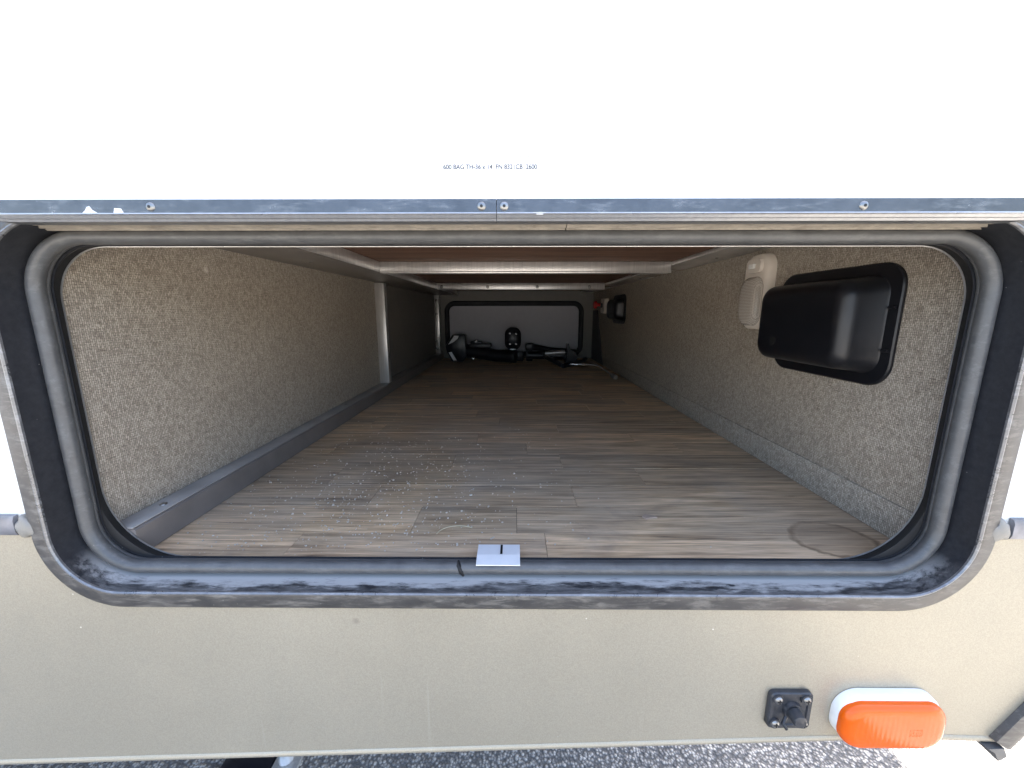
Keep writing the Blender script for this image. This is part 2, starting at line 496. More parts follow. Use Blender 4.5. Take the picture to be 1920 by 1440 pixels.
# ------------------------------------------------------------------ the setting
bm = bmesh.new()
bmesh.ops.create_grid(bm, x_segments=2, y_segments=2, size=120)
g = link('ground', bm, GROUND); tag(g, 'grey stony asphalt below the camper', kind='structure')

# compartment floor with its planks
fl = mbox('compartment_floor', SUBFL, None, XL - .02, XR + .02, .026, YB + .01, FLOORZ - .03, FLOORZ - .0026, 0)
tag(fl, 'wood plank floor of the storage compartment', kind='structure')
fixed = {0: [-.13, .003], 1: [-.21, .089], 2: [-.30, .21], 3: [-.1126, .0856], 4: [-.36, .0247, .33]}
pitch = .0675
k = -1
while True:
    y0 = .0885 + pitch * (k - 0)
    if k == -1: y0 = .030
    y1 = .0885 + pitch * (k + 1)
    if y0 >= YB: break
    y1 = min(y1, YB)
    row = k + 0
    cuts = fixed.get(row)
    if cuts is None:
        cuts = []
        x = XL + random.uniform(.08, .42)
        while x < XR - .05:
            cuts.append(x); x += random.uniform(.26, .52)
    xs = [XL] + cuts + [XR]
    for a, b in zip(xs[:-1], xs[1:]):
        bm = bmesh.new()
        dz = random.uniform(-.00025, .00025)
        box(bm, a + .0003, b - .0003, y0 + .0003, y1 - .0003, FLOORZ - .0025, FLOORZ + dz, 0)
        link('plank', bm, WOOD, fl)
    k += 1

# left wall
wl = empty('wall_left', (XL, .9, FLOORZ)); tag(wl, 'linen patterned left side wall of the compartment', kind='structure')
mbox('wall_panel', FAB, wl, XL - .012, XL, .022, .925, FLOORZ - .01, 1.14, 0)
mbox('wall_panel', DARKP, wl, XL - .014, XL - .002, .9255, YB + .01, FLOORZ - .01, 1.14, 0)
LZ = 1 - .2367
bm = bmesh.new()
prism(bm, [(XL + .0005, FLOORZ + .0006), (-.4206, FLOORZ + .0006), (-.4206, LZ - .002), (-.4226, LZ - .0004), (XL + .0005, LZ)], 'y', .0397, YB)
bb = link('baseboard', bm, TRIMD, wl)
mbox('baseboard_cap', TRIML, wl, XL + .0008, -.4232, .0398, YB - .001, LZ + .0002, LZ + .0016, .0005)
for y in (.093, .62, 1.25):
    bm = bmesh.new(); dome(bm, (-.437, y, LZ + .0016), (0, 0, 1), .0042, .002); link('rivet', bm, SCREW, wl, True)
def post(y, zt, wdt=.031):
    x0 = XL + .0006
    bm = bmesh.new()
    box(bm, x0, x0 + wdt, y, y + .025, LZ + .0022, zt, .0012)
    return link('post', bm, ALU, wl, True)
post(.920, 1 + .0925); p2 = post(1.845, 1 + .0925, .026)
for z in (.795, .99, 1.065):
    bm = bmesh.new(); dome(bm, (XL + .014, 1.8448, z), (0, -1, 0), .0065, .004); link('rivet', bm, SCREW, wl, True)

# right wall
wr = empty('wall_right', (XR, .9, FLOORZ)); tag(wr, 'linen patterned right side wall of the compartment', kind='structure')
mbox('wall_panel', FAB, wr, XR, XR + .012, .022, YB + .01, FLOORZ + .045, 1.14, 0)
mbox('kick_strip', FAB, wr, XR - .0022, XR + .012, .022, YB + .008, FLOORZ + .0005, FLOORZ + .0446, .0008)
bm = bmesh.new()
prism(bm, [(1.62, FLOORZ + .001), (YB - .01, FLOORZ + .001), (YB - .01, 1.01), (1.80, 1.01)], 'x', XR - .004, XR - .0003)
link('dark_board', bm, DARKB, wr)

# back wall
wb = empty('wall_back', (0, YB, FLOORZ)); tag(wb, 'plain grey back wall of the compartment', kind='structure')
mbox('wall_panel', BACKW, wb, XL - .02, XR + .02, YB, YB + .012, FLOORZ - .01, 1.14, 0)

# ceiling with aluminium framing
ce = empty('ceiling', (0, .9, 1.12)); tag(ce, 'brown plywood ceiling held by aluminium beams', kind='structure')
mbox('ceiling_board', PLY, ce, XL - .02, XR + .02, .024, .640, 1.1215, 1.132, 0)
mbox('ceiling_board', PLY, ce, XL - .02, XR + .02, .6405, YB + .02, 1.1215, 1.132, 0)
mbox('side_rail', RAILB, ce, XL - .012, -.332, .026, YB, 1.0945, 1.1212, .0015)
mbox('side_rail', ALU, ce, .382, XR + .010, .026, YB, 1.1120, 1.1212, .0015)
mbox('rail_face', ALU, ce, -.3319, -.3304, .0265, YB - .001, 1.0962, 1.1208, .0004)
mbox('cross_beam', ALU, ce, -.3302, .3812, .628, .655, 1.0936, 1.1210, .0015)
mbox('cross_beam', ALU, ce, -.3302, .3812, 1.330, 1.357, 1.0936, 1.1210, .0015)
mbox('beam_lip', ALU, ce, -.3302, .3812, .6262, .6277, 1.0936, 1.0985, .0004)
for x in (-.31, -.115, .095, .315):
    bm = bmesh.new(); dome(bm, (x, 1.3298, 1.105), (0, -1, 0), .007, .004); link('rivet', bm, SCREW, ce, True)
for y in (.12, .22, .34, .5, .75, 1.0):
    bm = bmesh.new(); dome(bm, (.425, y, 1.1119), (0, 0, -1), .0035, .002); link('rivet', bm, SCREW, ce, True)
for y in (.19, .42):
    bm = bmesh.new(); dome(bm, (-.392, y, 1.0944), (0, 0, -1), .0035, .002); link('rivet', bm, SCREW, ce, True)

# ------------------------------------------------------------------ camper body
cmp_ = empty('camper_trailer', (0, 1, 0))
tag(cmp_, 'camper with tan lower skin and white upper skin around the open storage hatch', 'camper')
BZ = 1 - .207                        # belt line
hole = rr(CX, CZ, CHW + .012, CHH + .012, CR + .012, 12)
front = [(.529, .538), (.56, .590), (.66, .775), (.80, 1.03), (1.02, 1.50), (1.17, 1.95), (1.12, 2.35), (.95, 2.62), (.75, 2.72)]
def front_x(z):
    for (xa, za), (xb, zb) in zip(front[:-1], front[1:]):
        if za <= z <= zb: return xa + (xb - xa) * (z - za) / (zb - za)
def poly_sheet(name, pts, mat, y0, y1):
    bm = bmesh.new()
    prism(bm, pts, 'y', y0, y1)
    bm.normal_update()
    bmesh.ops.triangulate(bm, faces=[f for f in bm.faces if len(f.verts) > 4], ngon_method='EAR_CLIP')
    return link(name, bm, mat, cmp_)
# hole points above / below the belt (counter clockwise from +x)
up = [p for p in hole if p[1] > BZ + 1e-6]
lowp = [p for p in hole if p[1] < BZ - 1e-6]
hx0, hx1 = min(p[0] for p in hole), max(p[0] for p in hole)
start = next(i for i, p in enumerate(hole) if p[1] > BZ and hole[i - 1][1] <= BZ)
seq = hole[start:] + hole[:start]
upl = [p for p in seq if p[1] > BZ]           # right side -> over the top -> left side
lol = [p for p in seq if p[1] <= BZ]          # left side -> bottom -> right side
fx = [(x, z) for x, z in front if z > BZ]
poly_sheet('upper_panel', [(hx1, BZ)] + upl + [(hx0, BZ), (-3.4, BZ), (-3.4, 2.72)] + fx[::-1] + [(front_x(BZ), BZ)], WHITE, 0, .018)
flow = [(x, z) for x, z in front if z < BZ]
poly_sheet('lower_panel', [(hx0, BZ - .0005)] + lol + [(hx1, BZ - .0005), (front_x(BZ), BZ - .0005)] + flow[::-1] + [(.43, .543), (-.58, .497), (-1.6, .452), (-3.4, .452), (-3.4, BZ - .0005)], TAN, -.0006, .0174)
# folded bottom edge of the lower skin
bm = bmesh.new()
path = [(-3.4, .452), (-1.6, .452), (-.58, .497), (.43, .543), (.526, .5395)]
prof = [(-.0008, .0042), (-.0024, .0022), (-.0028, -.0004), (-.0016, -.0020), (.014, -.0022), (.014, .0)]
loft_r = [[(x, y, z + dz) for y, dz in prof] for x, z in path]
loft(bm, loft_r, True, True)
link('bottom_edge', bm, TAN, cmp_, True, 50)
# belt mouldings left and right of the hatch, with sealant at their ends
fo = CHW + .019
for sx, xa, xb in ((-1, -3.4, CX - fo - .012), (1, CX + fo + .012, front_x(BZ) - .01)):
    bm = bmesh.new()
    prism(bm, [(-.0007, BZ - .0105), (-.004, BZ - .010), (-.0055, BZ - .006), (-.0055, BZ + .006), (-.004, BZ + .010), (-.0007, BZ + .0105)], 'x', xa, xb)
    link('belt_moulding', bm, BELT, cmp_, True, 25)
    bm = bmesh.new()
    xe = xb if sx < 0 else xa
    bmesh.ops.create_icosphere(bm, subdivisions=3, radius=1)
    rs = random.Random(3 + sx)
    for v in bm.verts:
        n = 1 + .18 * math.sin(5 * v.co.x + 3 * v.co.z) + rs.uniform(-.05, .05)
        v.co = Vector((xe + .010 * sx * -1 + v.co.x * .010 * n, -.003 + v.co.y * .0042, BZ + v.co.z * .0115 * n - .001))
    link('sealant_blob', bm, SEALANT, cmp_, True, 80)
# front corner moulding
bm = bmesh.new()
rings = []
for x, z in front:
    rings.append([(x + dx, y, z + dz) for dx, y, dz in ((-.010, -.001, .006), (-.009, -.007, .006), (.001, -.009, 0), (.008, -.007, -.004), (.010, .004, -.005), (.009, .025, -.005), (.002, .025, 0))])
loft(bm, rings, True, True)
link('corner_moulding', bm, FLANGE, cmp_, True, 30)
bm = bmesh.new()
prism(bm, [(.512, .5360), (.529, .5370), (.534, .526), (.526, .520), (.520, .531)], 'y', -.008, .02)
link('moulding_end', bm, RUBBER, cmp_)
# front cap, roof, far side, rear, underbelly
bm = bmesh.new()
YF = YB + .06
outer = [[(x, .0185, z), (x, YF, z)] for x, z in front]
V = [[bm.verts.new(p) for p in r] for r in outer]
for a, b in zip(V[:-1], V[1:]): bm.faces.new((a[0], a[1], b[1], b[0]))
link('front_cap', bm, WHITE, cmp_, True)
mbox('roof', WHITE, cmp_, -3.4, .75, .001, YF, 2.7202, 2.75, 0)
mbox('far_side', WHITE, cmp_, -3.4, .9, YF - .02, YF - .001, .52, 2.72, 0)
mbox('rear_wall', WHITE, cmp_, -3.42, -3.4005, 0, YF, .46, 2.75, 0)
mbox('underbelly', UNDER, cmp_, -3.39, .525, .0185, YF - .021, .545, .56, 0)

# ------------------------------------------------------------------ hatch frame
hf = empty('hatch_frame', (CX, 0, CZ - CHH)); tag(hf, 'black metal frame with grey rubber seal round the storage hatch opening', 'hatch frame')
def sweep(name, prof, mat, wrap=False, smooth=True, ang=40, n=16, dz=0.0):
    bm = bmesh.new()
    rings = [[(x, y, z) for x, z in rr(CX, CZ + dz, CHW + q[0], CHH + q[0], q[2] if len(q) > 2 else CR + q[0], n)] for q in prof for y in (q[1],)]
    loft(bm, rings, wrap=wrap)
    return link(name, bm, mat, hf, smooth, ang)
sweep('flange', [(.0004, -.0062), (.0016, -.0068), (.004, -.0066), (.0165, -.0050), (.0188, -.0036), (.0192, -.0008)], FLANGE)
sweep('bright_edge', [(.0016, -.0069), (.0004, -.0072), (-.0008, -.0060), (-.0008, -.0042)], EDGED)
sweep('channel', [(-.0004, -.0045), (-.0008, .010), (-.0012, .0275), (-.0028, .0295), (-.0165, .0300)], CHANNEL)
# bulb seal, slightly flattened, with a small crimp at its joint
def seal_ring(cx_off, cy, ro, ry, m=14):
    out = []
    for i in range(m):
        a = 2 * math.pi * i / m
        out.append((cx_off + ro * math.cos(a), cy + ry * math.sin(a)))
    return out
sweep('seal', seal_ring(-.0102, .0215, .0067, .0072), RUBBER, wrap=True, ang=80, n=20)
sweep('seal_lip', [(-.0150, .0250), (-.0158, .0265), (-.0150, .0285), (-.0140, .0298)], RUBBER, ang=60)
sweep('inner_lip', [(-.0060, .0302), (-.0122, .0304, (.053, .086)), (-.0128, .0310, (.053, .086)), (-.0128, .0370, (.053, .086)), (-.0124, .0380, (.053, .086))], BLACKLIP, dz=-.0032)
sweep('inner_edge', [(-.0124, .0381, (.053, .086)), (-.0132, .0383, (.053, .086)), (-.0132, .0391, (.053, .086)), (-.0110, .0393, (.053, .086))], EDGE, dz=-.0032)
SB = CZ - CHH + .0102                # seal axis height at the bottom
bm = bmesh.new()
tube(bm, [(-.0545, .0180, SB - .0070), (-.0560, .0148, SB - .001), (-.0590, .0175, SB + .0052), (-.0600, .0230, SB + .0068)], [.0014, .0026, .0024, .0012], 8)
link('seal_joint', bm, RECESS, hf, True, 80)
# latch strike on the sill: bent aluminium angle with a slot
bm = bmesh.new()
sz = CZ - CHH + .0188
prism(bm, [(.0150, sz - .0020), (.0150, sz - .0008), (.0290, sz + .0016), (.0470, sz + .0018), (.0470, sz + .0006), (.0290, sz + .0004)], 'x', -.0405, .0060)
ls = link('latch_strike', bm, STRIKE, hf)
mbox('slot', RECESS, ls, -.0155, -.0130, .0300, .0462, sz + .0004, sz + .0021, 0)
# ridged hinge rail along the top of the channel, in two lengths
for xa, xb in ((-.420, .0445), (.0455, .425)):
    bm = bmesh.new()
    zt = CZ + CHH
    lower = [(-.0030, -.0014), (.0010, -.0034), (.0030, -.0040), (.0042, -.0030), (.0060, -.0036), (.0095, -.0052), (.0105, -.0038), (.0125, -.0042), (.0150, -.0060), (.0162, -.0040)]
    prism(bm, [(y, zt + z) for y, z in lower] + [(.0162, zt - .0022), (-.0030, zt - .0010)], 'x', xa, xb)
    link('hinge_rail', bm, RAIL, hf)

# ------------------------------------------------------------------ hatch door swung up flat against the camper
hd = empty('hatch_door', (.004, -.012, 1.0762)); tag(hd, 'white storage hatch door swung up above the opening', 'hatch door')
DT = R(3.0)                          # leans a little towards the camera
DW, DH, DRAD = .482, .1974, .080
dcx = -.004
def dp(x, u, t):
    """door coordinates: u up from the hinge edge, t out from the wall -> world"""
    return (dcx + x, -.0220 - math.sin(DT) * u - math.cos(DT) * t, 1.0762 + math.cos(DT) * u - math.sin(DT) * t)
def dloft(name, rings, mat, parent, cap0=False, cap1=False, smooth=True, ang=35, wrap=False):
    bm = bmesh.new()
    loft(bm, [[dp(x, u, t) for x, u in rr(0, DH, DW + o, DH + o, DRAD + o, 14)] for o, t in rings], cap0, cap1, wrap)
    return link(name, bm, mat, parent, smooth, ang)
dloft('door_skin', [(-.0105, -.012), (-.0105, .0006)], DOORW, hd, True, True)
# trim in two extrusions that meet near the middle of the hinge edge
def rim_piece(sgn, rim, name, mat):
    bm = bmesh.new()
    seam = -.0105
    pts_all = []
    for o, t in rim:
        ring = rr(0, DH, DW + o, DH + o, DRAD + o, 14)
        # walk from the seam at the bottom round one side to the top
        side = [p for p in ring if (p[0] > 0) == (sgn > 0)]
        side.sort(key=lambda p: p[1] if True else 0)
        # order along the perimeter
        bot = sorted([p for p in side if p[1] < DH], key=lambda p: math.atan2(p[1] - DH, abs(p[0])))
        top = sorted([p for p in side if p[1] >= DH], key=lambda p: math.atan2(p[1] - DH, abs(p[0])))
        e = .00025 * sgn
        ring2 = [(seam + e, -o)] + bot + top + [(seam + e, 2 * DH + o)]
        pts_all.append([dp(x, u, t) for x, u in ring2])
    V = [[bm.verts.new(p) for p in r] for r in pts_all]
    for a, b in zip(V[:-1], V[1:]):
        for i in range(len(a) - 1):
            bm.faces.new((a[i], a[i + 1], b[i + 1], b[i]))
    return link(name, bm, mat, hd, True, 30)
for sg in (-1, 1):
    rim_piece(sg, [(-.0112, .0008), (-.0110, .0020), (-.0012, .0024)], 'edge_trim', STRIP)
    rim_piece(sg, [(-.0012, .0025), (-.0003, .0029), (.0004, .0019)], 'edge_bead', EDGE)
    rim_piece(sg, [(.0004, .0017), (.0026, .0004), (.0030, -.0004), (.0048, -.0014), (.0052, -.0040), (.0050, -.0150), (-.009, -.0155)], 'edge_lip', STRIPG)

for x in (-.288, -.0262, -.0084, .2723):
    bm = bmesh.new(); c = Vector(dp(x - dcx, .0056, .0020)); nrm = (0, -math.cos(DT), -math.sin(DT))
    dome(bm, c, nrm, .0036, .0018, 16)
    s = link('screw', bm, SCREW, hd, True, 60)
    bm = bmesh.new(); cyl(bm, c + Vector(nrm) * .0014, c + Vector(nrm) * .00195, .0012, n=8); link('screw_recess', bm, RECESS, s)
# chips of bare metal on the hinge edge trim
for x, ww, hh_, sh in ((-.337, .012, .0050, 1), (-.314, .008, .0035, 0), (.0195, .010, .0018, 2)):
    bm = bmesh.new()
    if sh == 1: pts = [(-.5, 0), (.5, 0), (.2, .45), (.05, 1), (-.12, .9), (-.3, .35)]
    elif sh == 0: pts = [(-.5, 0), (.5, 0), (.3, .9), (-.35, 1)]
    else: pts = [(-.5, .9), (-.2, 0), (.25, 0), (.5, .9), (.1, 1)]
    b0 = .0012 if sh < 2 else -.0005
    A = [bm.verts.new(dp(x - dcx + px * ww, b0 + pz * hh_, .0026)) for px, pz in pts]
    B = [bm.verts.new(dp(x - dcx + px * ww, b0 + pz * hh_, .0020)) for px, pz in pts]
    bm.faces.new(A); bm.faces.new(B[::-1])
    for i in range(len(pts)): bm.faces.new((A[i], A[(i + 1) % len(pts)], B[(i + 1) % len(pts)], B[i]))
    link('paint_chip', bm, PAINTCH if sh < 2 else WHITE, hd)
# printed lettering on the door skin
def text(s, x, u, size, mat, name, width=None):
    cu = bpy.data.curves.new('t', 'FONT'); cu.body = s; cu.size = size; cu.extrude = .00004; cu.offset = .00009
    o = bpy.data.objects.new('t', cu); col.objects.link(o)
    bpy.context.view_layer.update()
    dg = bpy.context.evaluated_depsgraph_get()
    me = bpy.data.meshes.new_from_object(o.evaluated_get(dg))
    bpy.data.objects.remove(o); bpy.data.curves.remove(cu)
    bm = bmesh.new(); bm.from_mesh(me); bpy.data.meshes.remove(me)
    xs_ = [v.co.x for v in bm.verts]; k_ = (width / (max(xs_) - min(xs_))) if width else 1
    for v in bm.verts:
        v.co = Vector(dp(x - dcx + v.co.x * k_, u + v.co.y, .0007 + v.co.z))
    return link(name, bm, mat, hd)
text('600 BAG TH-36 x 14  FN 8321CB  2600', -.0555, .0325, .0047, INKG, 'print', .0725)
text('- - -   - -    - - -   - - - -     - -  - - - -   -', -.0535, .0402, .0036, INKF, 'print', .073)
for a0, a1 in ((-40, 50), (160, 250)):
    bm = bmesh.new(); A = []; B = []
    for i in range(9):
        a = R(a0 + (a1 - a0) * i / 8)
        A.append(bm.verts.new(dp(-.0765 - dcx + .0062 * math.cos(a), .0405 + .0042 * math.sin(a), .00075)))
        B.append(bm.verts.new(dp(-.0765 - dcx + .0058 * math.cos(a), .0405 + .0038 * math.sin(a), .00075)))
    for i in range(8): bm.faces.new((A[i], A[i + 1], B[i + 1], B[i]))
    link('print_mark', bm, INKF, hd)
# hinge leaf and barrel between the door and the frame
bm = bmesh.new()
cyl(bm, (-.42, -.0095, 1.0845), (.42, -.0095, 1.0845), .0036, n=12)
hb = link('hinge', bm, EDGE, hd, True)

# ------------------------------------------------------------------ fixtures on the right wall
def wall_ring(x, yc, zc, hy, hz, r, n=8):
    return [(x, y, z) for y, z in rr(yc, zc, hy, hz, r, n)]
def cover_box(yc, zc, hy, hz, prot, label):
    t = empty('plastic_cover', (XR, yc, zc)); tag(t, label, 'cover', 'black plastic covers on the right wall')
    bm = bmesh.new()
    fy, fz = hy + .016, hz + .016
    loft(bm, [wall_ring(XR - .0006, yc, zc, fy, fz, .030), wall_ring(XR - .0035, yc, zc, fy, fz, .030), wall_ring(XR - .0050, yc, zc, fy - .0015, fz - .0015, .029),
              wall_ring(XR - .0050, yc, zc, hy + .001, hz + .001, .022)], True, True)
    link('flange', bm, BLACKP, t, True, 40)
    bm = bmesh.new()
    R_ = .017
    rings = [wall_ring(XR - .0045, yc, zc, hy + .002, hz + .002, .024), wall_ring(XR - .007, yc, zc, hy, hz, .022), wall_ring(XR - prot + R_, yc + .002, zc, hy - .003, hz - .003, .022)]
    for i in range(1, 7):
        a = math.pi / 2 * i / 6
        ins = R_ * (1 - math.cos(a))
        rings.append(wall_ring(XR - prot + R_ - R_ * math.sin(a), yc + .002, zc, hy - .003 - ins, hz - .003 - ins, max(.022 - ins * .6, .006)))
    loft(bm, rings, False, True)
    b = link('cover_body', bm, BLACKP, t, True, 60)
    for dz in (-.03, .022):
        bm = bmesh.new(); box(bm, XR - .0085, XR - .0051, yc - hy - .013, yc - hy - .004, zc + dz - .0018, zc + dz + .0018, .0008); link('snap_tab', bm, BLACKP, t, True)
    bm = bmesh.new(); cyl(bm, (XR - prot - .0005, yc + .04, zc - .028), (XR - prot + .003, yc + .04, zc - .028), .007, n=16); link('hole', bm, RECESS, b)
    return t
cover_box(.221, .9835, .090, .0600, .052, 'black moulded plastic cover nearest the opening, beside the cream lamp')
cover_box(1.36, 1.012, .085, .045, .040, 'small dark plastic cover deep in the compartment on the right wall')

t = empty('interior_lamp', (XR, .39, .97)); tag(t, 'cream plastic dome lamp with ribbed lens on the right wall', 'lamp')
yc, zc = .385, 1.036
bm = bmesh.new()
loft(bm, [wall_ring(XR - .0006, yc, zc, .036, .068, .028, 10), wall_ring(XR - .012, yc, zc, .035, .067, .028, 10), wall_ring(XR - .016, yc, zc, .031, .063, .026, 10), wall_ring(XR - .0165, yc, zc, .025, .056, .020, 10)], True, True)
link('base', bm, CREAM, t, True, 50)
bm = bmesh.new()
rings = []
for i in range(7):
    a = math.pi / 2 * i / 6
    rings.append(wall_ring(XR - .0160 - .013 * math.sin(a), yc, zc - .017, .029 * (.55 + .45 * math.cos(a)), .044 * (.72 + .28 * math.cos(a)), .020, 10))
loft(bm, rings, False, True)
link('lens', bm, LENS, t, True, 60)
bm = bmesh.new(); loft(bm, [wall_ring(XR - .016, yc, zc + .046, .023, .013, .010), wall_ring(XR - .021, yc, zc + .046, .021, .012, .009)], False, True)
sp = link('switch_panel', bm, CREAM, t, True, 40)
bm = bmesh.new(); box(bm, XR - .0255, XR - .0212, yc - .008, yc + .008, zc + .041, zc + .050, .0012); link('rocker_switch', bm, MWHITE, sp, True)

t = empty('wall_switch', (XR, 1.62, 1.0)); tag(t, 'small pale switch box with a red cap near the far right corner', 'switch')
bm = bmesh.new(); loft(bm, [wall_ring(XR - .0006, 1.60, 1.030, .040, .038, .012), wall_ring(XR - .022, 1.60, 1.030, .037, .035, .012)], True, True); link('case', bm, CREAM, t, True, 40)
bm = bmesh.new(); cyl(bm, (XR - .0225, 1.60, 1.032), (XR - .030, 1.60, 1.032), .011, .010, 12); link('button', bm, BLACKP, t, True, 40)
bm = bmesh.new(); cyl(bm, (XR - .052, 1.66, 1.036), (XR - .040, 1.66, 1.036), .017, .020, 14); cyl(bm, (XR - .0405, 1.66, 1.036), (XR - .0004, 1.66, 1.036), .008, n=10); link('red_cap', bm, RED, t, True, 40)

# ------------------------------------------------------------------ closed hatch in the back wall
t = empty('back_hatch', (0, YB, FLOORZ)); tag(t, 'closed pale hatch door with black rounded frame in the back wall', 'hatch door')
bcx, bcz, bw, bh = -.004, .903, .404, .160
def bring(o, y): return [(x, y, z) for x, z in rr(bcx, bcz, bw + o, bh + o, .062 + o, 12)]
bm = bmesh.new(); loft(bm, [bring(0, YB - .0005), bring(0, YB - .010), bring(-.006, YB - .015), bring(-.020, YB - .013), bring(-.028, YB - .004)]); link('frame', bm, MATTEB, t, True, 40)
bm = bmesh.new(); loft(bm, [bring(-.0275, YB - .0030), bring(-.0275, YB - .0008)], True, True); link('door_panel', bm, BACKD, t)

# ------------------------------------------------------------------ gear lying against the back wall
YG = YB - .13
z0 = FLOORZ + .0004
t = empty('stickered_tow_tube', (-.3, YG, z0)); tag(t, 'thick black tube with angular stickered head, leftmost of the gear at the back', 'tow gear')
bm = bmesh.new()
hx = -.305
prism(bm, [(hx - .075, z0 + .085), (hx - .035, z0 + .150), (hx + .035, z0 + .150), (hx + .042, z0 + .030), (hx + .020, z0 + .0005), (hx - .040, z0 + .0005), (hx - .066, z0 + .05)], 'y', YG - .05, YG + .03)
bmesh.ops.bevel(bm, geom=bm.edges[:], offset=.006, segments=2, affect='EDGES', profile=.5)
hd2 = link('head', bm, BLACKM, t, True)
for pts in ([(hx - .058, z0 + .095), (hx - .024, z0 + .143), (hx + .002, z0 + .143), (hx - .004, z0 + .128), (hx - .030, z0 + .108)], [(hx - .056, z0 + .052), (hx - .040, z0 + .056), (hx - .012, z0 + .008), (hx - .032, z0 + .008)]):
    bm = bmesh.new(); prism(bm, pts, 'y', YG - .0512, YG - .0502); link('sticker', bm, WHITEST, hd2)
bm = bmesh.new(); tube(bm, [(hx + .03, YG - .01, z0 + .060), (hx + .10, YG - .02, z0 + .050), (hx + .2, YG - .045, z0 + .036), (hx + .30, YG - .075, z0 + .0345)], [.038, .036, .034, .034], 20); link('tube', bm, BLACKM, t, True, 50)
bm = bmesh.new(); tube(bm, [(hx + .299, YG - .0748, z0 + .0345), (hx + .312, YG - .0787, z0 + .0345)], [.036, .0355], 20); link('end_ring', bm, PLATEB, t, True, 50)
bm = bmesh.new(); box(bm, hx + .055, hx + .175, YG - .045, YG + .02, z0 + .073, z0 + .100, .006); box(bm, hx + .062, hx + .125, YG - .04, YG + .01, z0 + .0985, z0 + .112, .004); link('bracket', bm, BLACKM, t, True)
for x, z in ((hx + .092, .113), (hx + .078, .020)):
    bm = bmesh.new(); dome(bm, (x, YG - .0465 if z < .1 else YG - .03, z0 + z), (0, -.5, .6), .012, .010); link('bolt', bm, CHROME, t, True, 70)

t = empty('upright_plate', (-.012, YG, z0)); tag(t, 'upright oval black plate with four shiny bolts in front of the back hatch', 'plate')
bm = bmesh.new()
ex, ez = -.010, z0 + .124
loft(bm, [[(x, y, z) for x, z in rr(ex, ez, .045 - i_, .063 - i_, .040 - i_, 8)] for y, i_ in ((YG + .020, 0), (YG - .004, 0), (YG - .010, .006))], True, True)
link('plate', bm, BLACKM, t, True, 50)
for sx in (-1, 1):
    for sz_ in (-1, 1):
        bm = bmesh.new(); dome(bm, (ex + sx * .0165, YG - .0095, ez + sz_ * .029), (0, -1, .2), .0075, .005, 10); link('bolt', bm, CHROME, t, True, 70)
mbox('silver_tab', ALU, t, ex - .017, ex + .017, YG - .011, YG - .004, z0 + .054, z0 + .069)
mbox('foot', BLACKM, t, ex - .06, ex + .06, YG - .012, YG + .05, z0, z0 + .0535, .006)

t = empty('folded_stand', (.2, YG, z0)); tag(t, 'folded black steel stand with a silver sleeve at the back right', 'stand')
bm = bmesh.new(); box(bm, .060, .105, YG - .03, YG + .03, z0 + .062, z0 + .100, .006); box(bm, .064, .10, YG - .02, YG + .02, z0 + .0005, z0 + .0615, .004); link('hinge_block', bm, BLACKM, t, True)
bm = bmesh.new(); tube(bm, [(.095, YG + .02, z0 + .078), (.19, YG + .03, z0 + .062), (.36, YG + .05, z0 + .050)], [.019, .013, .010], 12); link('arm', bm, BLACKM, t, True, 60)
bm = bmesh.new(); tube(bm, [(.070, YG - .02, z0 + .035), (.33, YG - .02, z0 + .030)], .022, 12); link('arm', bm, BLACKM, t, True, 60)
bm = bmesh.new(); tube(bm, [(.165, YG - .062, z0 + .049), (.272, YG - .062, z0 + .055)], .0125, 16); link('sleeve', bm, ALU, t, True, 50)
bm = bmesh.new(); tube(bm, [(.150, YG - .060, z0 + .048), (.31, YG - .060, z0 + .057)], .0085, 12); link('rod', bm, BLACKM, t, True, 50)
bm = bmesh.new(); tube(bm, [(.166, YG - .075, z0 + .032), (.20, YG - .16, z0 + .022), (.235, YG - .30, z0 + .013)], [.0125, .012, .011], 10); link('leg', bm, BLACKM, t, True, 60)
bm = bmesh.new(); prism(bm, [(.275, z0 + .0005), (.335, z0 + .0005), (.335, z0 + .05), (.302, z0 + .068), (.288, z0 + .105), (.281, z0 + .102), (.284, z0 + .06)], 'y', YG - .09, YG - .03); link('clamp', bm, BLACKM, t)
bm = bmesh.new(); tube(bm, [(.235, YG - .29, z0 + .012), (.36, YG - .12, z0 + .012), (.40, YG + .01, z0 + .012)], .0115, 10); link('leg', bm, BLACKM, t, True, 60)

t = empty('crank_rod', (.32, 1.45, z0)); tag(t, 'thin bright bent metal rod on the floor, right of the stand', 'rod')
bm = bmesh.new(); tube(bm, [(.262, 1.445, z0 + .029), (.375, 1.43, z0 + .028), (.392, 1.40, z0 + .022), (.408, 1.22, z0 + .009)], .0042, 10); link('shaft', bm, CHROME, t, True, 60)
bm = bmesh.new(); cyl(bm, (.407, 1.235, z0 + .0095), (.4095, 1.195, z0 + .0095), .0095, n=14); link('socket', bm, SCREW, t, True, 40)

